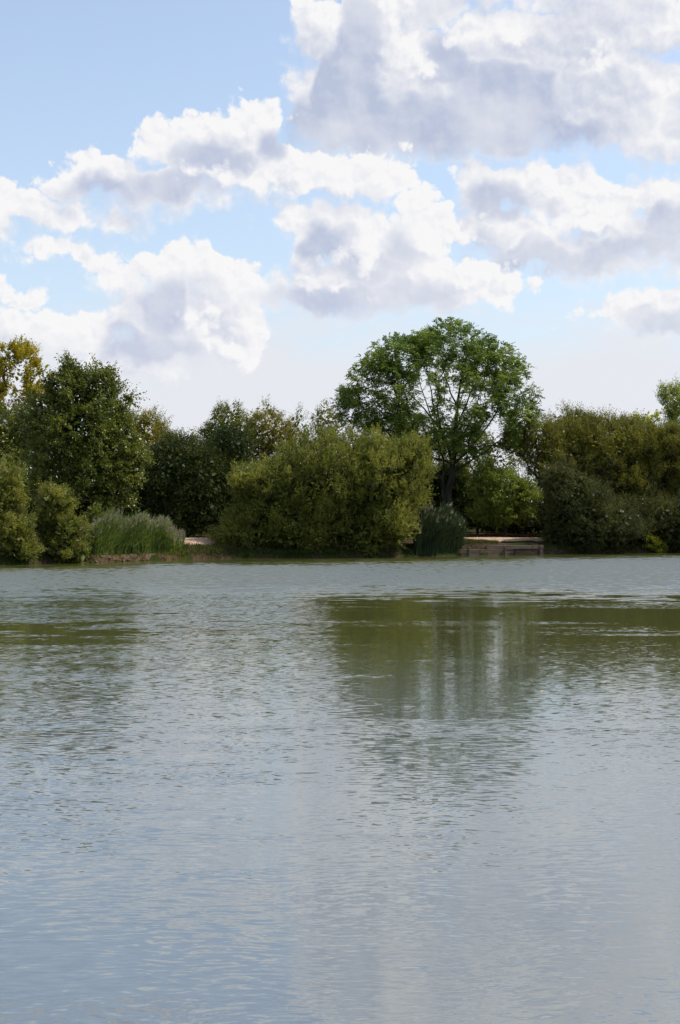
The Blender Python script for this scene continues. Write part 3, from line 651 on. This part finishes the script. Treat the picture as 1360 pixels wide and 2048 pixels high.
# ------------------------------------------------------------------ reeds
def reeds(name, label, px0, px1, Y, off, dY, n, h, plume, seed, lean=0.05, hprof=None, mat='reed'):
    r = np.random.default_rng(seed)
    x = PX(px0, Y)+(PX(px1, Y)-PX(px0, Y))*r.random(n); u = (x-x.min())/(x.max()-x.min())
    y = shore(x)+off+dY*r.random(n); z = np.maximum(ground_z(x, y), -0.1)
    hp = np.interp(u, *hprof) if hprof else 1
    # drifts of taller and shorter stems
    H = h*hp*(0.80+0.12*np.sin(x*5+1)+r.normal(0, 0.09, n))
    lx = lean+r.normal(0, 0.07, n); ly = r.normal(0, 0.08, n)
    V, F, T, off = [], [], [], 0
    org = np.array([PX((px0+px1)/2, Y), Y+dY/2, 0.0])
    def strips(ox, oy, oz, dx, dy, L, w, bend, tint, seg=4):
        nonlocal off
        k = len(ox); t = np.linspace(0, 1, seg+1)[None, :]
        cx = ox[:, None]+dx[:, None]*L[:, None]*t+bend[:, None]*L[:, None]*t**2.2
        cy = oy[:, None]+dy[:, None]*L[:, None]*t
        cz = oz[:, None]+L[:, None]*(t-0.35*np.abs(bend[:, None])*t**2)
        a = r.random(k)*np.pi; ww = w[:, None]*(1-t**1.5)*0.5+0.001
        v = np.stack([np.stack([cx-np.cos(a)[:, None]*ww, cy-np.sin(a)[:, None]*ww, cz], -1), np.stack([cx+np.cos(a)[:, None]*ww, cy+np.sin(a)[:, None]*ww, cz], -1)], 2)
        V.append(v.reshape(-1, 3)-org); b = (np.arange(k)*(seg+1)*2)[:, None]+(np.arange(seg)*2)[None, :]+off
        F.append(np.stack([b, b+1, b+3, b+2], -1).reshape(-1)); T.append(np.repeat(tint, seg)); off += k*(seg+1)*2
    tint = (0.3+r.normal(0, 0.2, n)).clip(0, 1)
    strips(x, y, z, lx, ly, H, np.full(n, 0.035), r.normal(0.05, 0.05, n), tint)
    for q in range(4):          # leaves part way up the stem
        f = r.uniform(0.15, 0.85, n)
        strips(x+lx*H*f, y+ly*H*f, z+H*f, r.normal(0.12, 0.30, n), r.normal(0, 0.25, n), H*r.uniform(0.2, 0.38, n), r.uniform(0.035, 0.06, n), r.normal(0.25, 0.3, n), (tint+0.18+r.normal(0, .15, n)).clip(0, 1))
    root = tag(link_mesh(name, mesh_np(name, np.concatenate(V), np.concatenate(F), 4, False, np.concatenate(T)), M[mat], None, org), label, 'reeds', None, 'stuff')
    # feathery seed heads
    k = int(n*plume)
    if k:
        idx = r.choice(n, k, replace=False); m_ = 16
        bx, by, bz = (x+lx*H+0.05*H)[idx], (y+ly*H)[idx], (z+H*0.97)[idx]
        rep = np.repeat(np.arange(k), m_); t = np.tile(np.linspace(0, 1, m_), k)
        c = np.stack([bx[rep]+0.10*t*t, by[rep], bz[rep]-0.05+0.30*t], -1)+r.normal(0, 0.018, (k*m_, 3))
        ax = unit(np.stack([0.4+r.normal(0, .35, k*m_), r.normal(0, .35, k*m_), 0.9+r.normal(0, .3, k*m_)], -1)); L = 0.13*(1.1-t)+0.03
        pm = leaves_mesh('plume', c-org, ax, L, L*0.30, r.random(k*m_), r)
        tag(link_mesh('plumes', pm, M['plume'], root), kind='stuff')
M['plume'] = leaf_mat('reed_plume', (0.17, 0.16, 0.12), (0.30, 0.28, 0.22), (0.48, 0.46, 0.38), 0.5, 0.8, 0.1)
reeds('reed_bed', 'tall green reeds with pale silvery plumes at the water left of centre', 194, 350, 70.0, 0.35, 1.5, 6000, 1.85, 0.13, 91, hprof=([0, .1, .72, .8, .9, 1], [.95, 1.05, .98, .72, .6, .45]))
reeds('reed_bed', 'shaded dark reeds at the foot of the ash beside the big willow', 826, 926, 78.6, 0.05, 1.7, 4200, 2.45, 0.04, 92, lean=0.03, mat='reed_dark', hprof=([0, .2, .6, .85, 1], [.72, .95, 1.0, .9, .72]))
def grass(name, label, px0, px1, Y0, off0, off1, n, h, seed, mat):
    r = np.random.default_rng(seed); x = PX(px0, Y0)+(PX(px1, Y0)-PX(px0, Y0))*r.random(n); y = shore(x)+off0+(off1-off0)*r.random(n)
    z = ground_z(x, y); c = np.stack([x, y, z-0.02], -1)
    k = (np.sin(x*3.1)*np.sin(y*2.3+1)+r.normal(0, .5, n)) > -0.3; c = c[k]; n = len(c)
    ax = unit(np.stack([0.1+r.normal(0, .35, n), r.normal(0, .35, n), np.ones(n)], -1)); L = h*r.uniform(0.4, 1.2, n)
    o = link_mesh(name, leaves_mesh(name, c, ax, L, np.full(n, 0.03), r.random(n), r), mat); tag(o, label, 'grass', None, 'stuff')
grass('bank_grass', 'rough dark grass on the low bank between the reeds and the big willow', 352, 470, 74, 0.15, 2.4, 5000, 0.28, 95, M['sallow_dark'])
grass('bank_grass', 'short grass on the sloping bank in front of the right sandy clearing', 925, 1000, 80, 0.4, 2.5, 3500, 0.22, 96, M['sallow_dark'])
grass('bank_grass', 'dead brown litter and grass stems along the back of the sandy clearing', 930, 1100, 84, 8.3, 10.5, 3500, 0.25, 97, leaf_mat('dead_grass', (0.10, 0.05, 0.02), (0.2, 0.10, 0.045), (0.32, 0.2, 0.09), 0.3, 0.8, 0.1))
grass('bank_grass', 'grassy fringe along the waterline below the big willow', 425, 830, 76, -0.05, 0.8, 5000, 0.25, 98, M['dark'])
grass('bank_grass', 'grassy fringe along the waterline below the right hand bushes', 1095, 1400, 84, -0.05, 0.8, 4500, 0.22, 99, M['dark'])

grass('bank_grass', 'thin ragged tufts and dead stalks at the water below the plumed reeds', 180, 356, 69, -0.02, 0.5, 1500, 0.30, 100, M['mid'])
# ------------------------------------------------------------------ timber edge of the fishing swim
def box_mesh(name, sx_, sy_, sz_, bev=0.012, seed=0, rough=0.006):
    import bmesh
    bm = bmesh.new(); bmesh.ops.create_cube(bm, size=1.0)
    for v in bm.verts: v.co = Vector((v.co.x*sx_, v.co.y*sy_, v.co.z*sz_))
    bmesh.ops.bevel(bm, geom=list(bm.edges), offset=bev, segments=1, affect='EDGES')
    rr = random.Random(seed)
    for v in bm.verts: v.co += Vector((rr.uniform(-rough, rough), rr.uniform(-rough, rough), rr.uniform(-rough, rough)))
    me = bpy.data.meshes.new(name); bm.to_mesh(me); bm.free(); return me
WOOD = rough_mat('weathered_timber', (0.075, 0.054, 0.040), (0.15, 0.11, 0.082), 3.0, 0.85, 0.6, (0.4, 1, 3))
WOODD = rough_mat('wet_dark_timber', (0.010, 0.009, 0.008), (0.025, 0.021, 0.018), 4.0, 0.7, 0.6, (0.4, 1, 3))
def timber_edge():
    rr = random.Random(5)
    xa, ya, xb, yb = 7.72, 79.50, 12.85, 81.22; yaw = math.atan2(yb-ya, xb-xa); Lt = math.hypot(xb-xa, yb-ya)
    root = empty('timber_edging', (xa, ya, 0), 'low weathered plank edging holding up the bank in front of the right sandy clearing', 'edging')
    root.rotation_euler[2] = yaw
    for row in range(3):
        x = rr.uniform(-0.5, 0)
        while x < Lt-0.2:
            w = rr.uniform(1.2, 1.9); w = min(w, Lt-x)
            if not (row == 2 and x < 1.4):
                o = link_mesh('plank', box_mesh('plank', w-0.02, 0.07, 0.215, seed=row*10+int(x*3)), WOOD, root)
                o.location = (x+w/2, rr.uniform(-0.015, 0.015), 0.02+0.235*row+0.03*(row == 0)); o.rotation_euler = (rr.uniform(-.03, .03), rr.uniform(-.006, .006), 0)
            x += w
    for i in range(3):
        o = link_mesh('post', box_mesh('post', 0.10, 0.09, 0.78, 0.015, 40+i), WOOD, root); o.location = (0.25+i*(Lt-0.5)/2, -0.085, 0.20+rr.uniform(-.05, .03)); o.rotation_euler = (0, rr.uniform(-.03, .03), 0)
    # low step frame standing in the water
    o_ = empty('fishing_step', (10.85, 80.10, 0), 'low dark timber step frame at the water in front of the plank edging', 'step'); o_.rotation_euler[2] = yaw
    a = link_mesh('rail', box_mesh('rail', 1.75, 0.10, 0.07, seed=60), WOODD, o_); a.location = (0.87, 0, 0.36)
    for k, xx in enumerate((0.04, 1.70)):
        b = link_mesh('post', box_mesh('post', 0.09, 0.09, 0.70, seed=61+k), WOODD, o_); b.location = (xx, 0.0, -0.045)
    c = link_mesh('board', box_mesh('board', 1.72, 0.30, 0.04, seed=64), WOOD, o_); c.location = (0.87, 0.21, 0.34)
timber_edge()

# ------------------------------------------------------------------ stones and a floating leaf
def stone_mesh(seed, s):
    import bmesh
    bm = bmesh.new(); bmesh.ops.create_icosphere(bm, subdivisions=2, radius=1.0); rr = np.random.default_rng(seed)
    ph = rr.uniform(0, 6, 6)
    for v in bm.verts:
        c = v.co; k = 1+0.18*math.sin(c.x*2.3+ph[0])+0.15*math.sin(c.y*3.1+ph[1])+0.12*math.sin(c.z*4+ph[2])+rr.normal(0, .04)
        v.co = Vector((c.x*k*s, c.y*k*s*0.8, c.z*k*s*0.55))
    me = bpy.data.meshes.new('stone'); bm.to_mesh(me); bm.free(); return me
STONE = rough_mat('brown_stone', (0.07, 0.045, 0.034), (0.18, 0.12, 0.09), 3.0, 0.85, 0.5)
rs = random.Random(9); sm = [stone_mesh(i, 1.0) for i in range(5)]
for me_ in sm: me_.materials.append(STONE)
for i in range(13):
    px = 188+(290-188)*i/12+rs.uniform(-4, 4); x = PX(px, 68.5); y = float(shore(x))+rs.uniform(-0.05, 0.45)
    o = bpy.data.objects.new('stone', sm[i % 5]); COL.objects.link(o); s = rs.uniform(0.05, 0.12)
    o.location = (x, y, max(float(ground_z(x, y)), 0)+s*0.25+0.03); o.scale = (s*1.3, s, s); o.rotation_euler = (rs.uniform(-.3, .3), rs.uniform(-.3, .3), rs.uniform(0, 6))
    tag(o, 'small reddish brown stone at the water margin in front of the plumed reeds', 'stone', 'stones along the margin by the reeds')
def floating_leaf():
    import bmesh
    D = EYE*FPX/(1383-HY); x = PX(1085, D)
    bm = bmesh.new(); pts = [(-.05, 0, .004), (-.02, .024, .012), (.02, .026, .014), (.055, 0, .006), (.02, -.026, .012), (-.02, -.022, .008)]
    vs = [bm.verts.new(p) for p in pts]; c = bm.verts.new((0, 0, .003)); [bm.faces.new((vs[i], vs[(i+1) % 6], c)) for i in range(6)]
    st = [bm.verts.new(p) for p in ((-.05, .002, .005), (-.085, .006, .014), (-.085, .002, .014), (-.05, -.002, .005))]; bm.faces.new(st)
    me = bpy.data.meshes.new('fallen_leaf'); bm.to_mesh(me); bm.free()
    o = link_mesh('fallen_leaf', me, rough_mat('yellow_leaf', (0.5, 0.36, 0.04), (0.6, 0.45, 0.07), 30, 0.5, 0.1), None, (x, D, 0.002)); o.rotation_euler[2] = 0.4; o.scale = (0.7,)*3
    tag(o, 'single yellow fallen leaf floating on the open water right of centre', 'leaf')
floating_leaf()
print('faces', sum(len(o.data.polygons) for o in bpy.data.objects if o.type == 'MESH'))
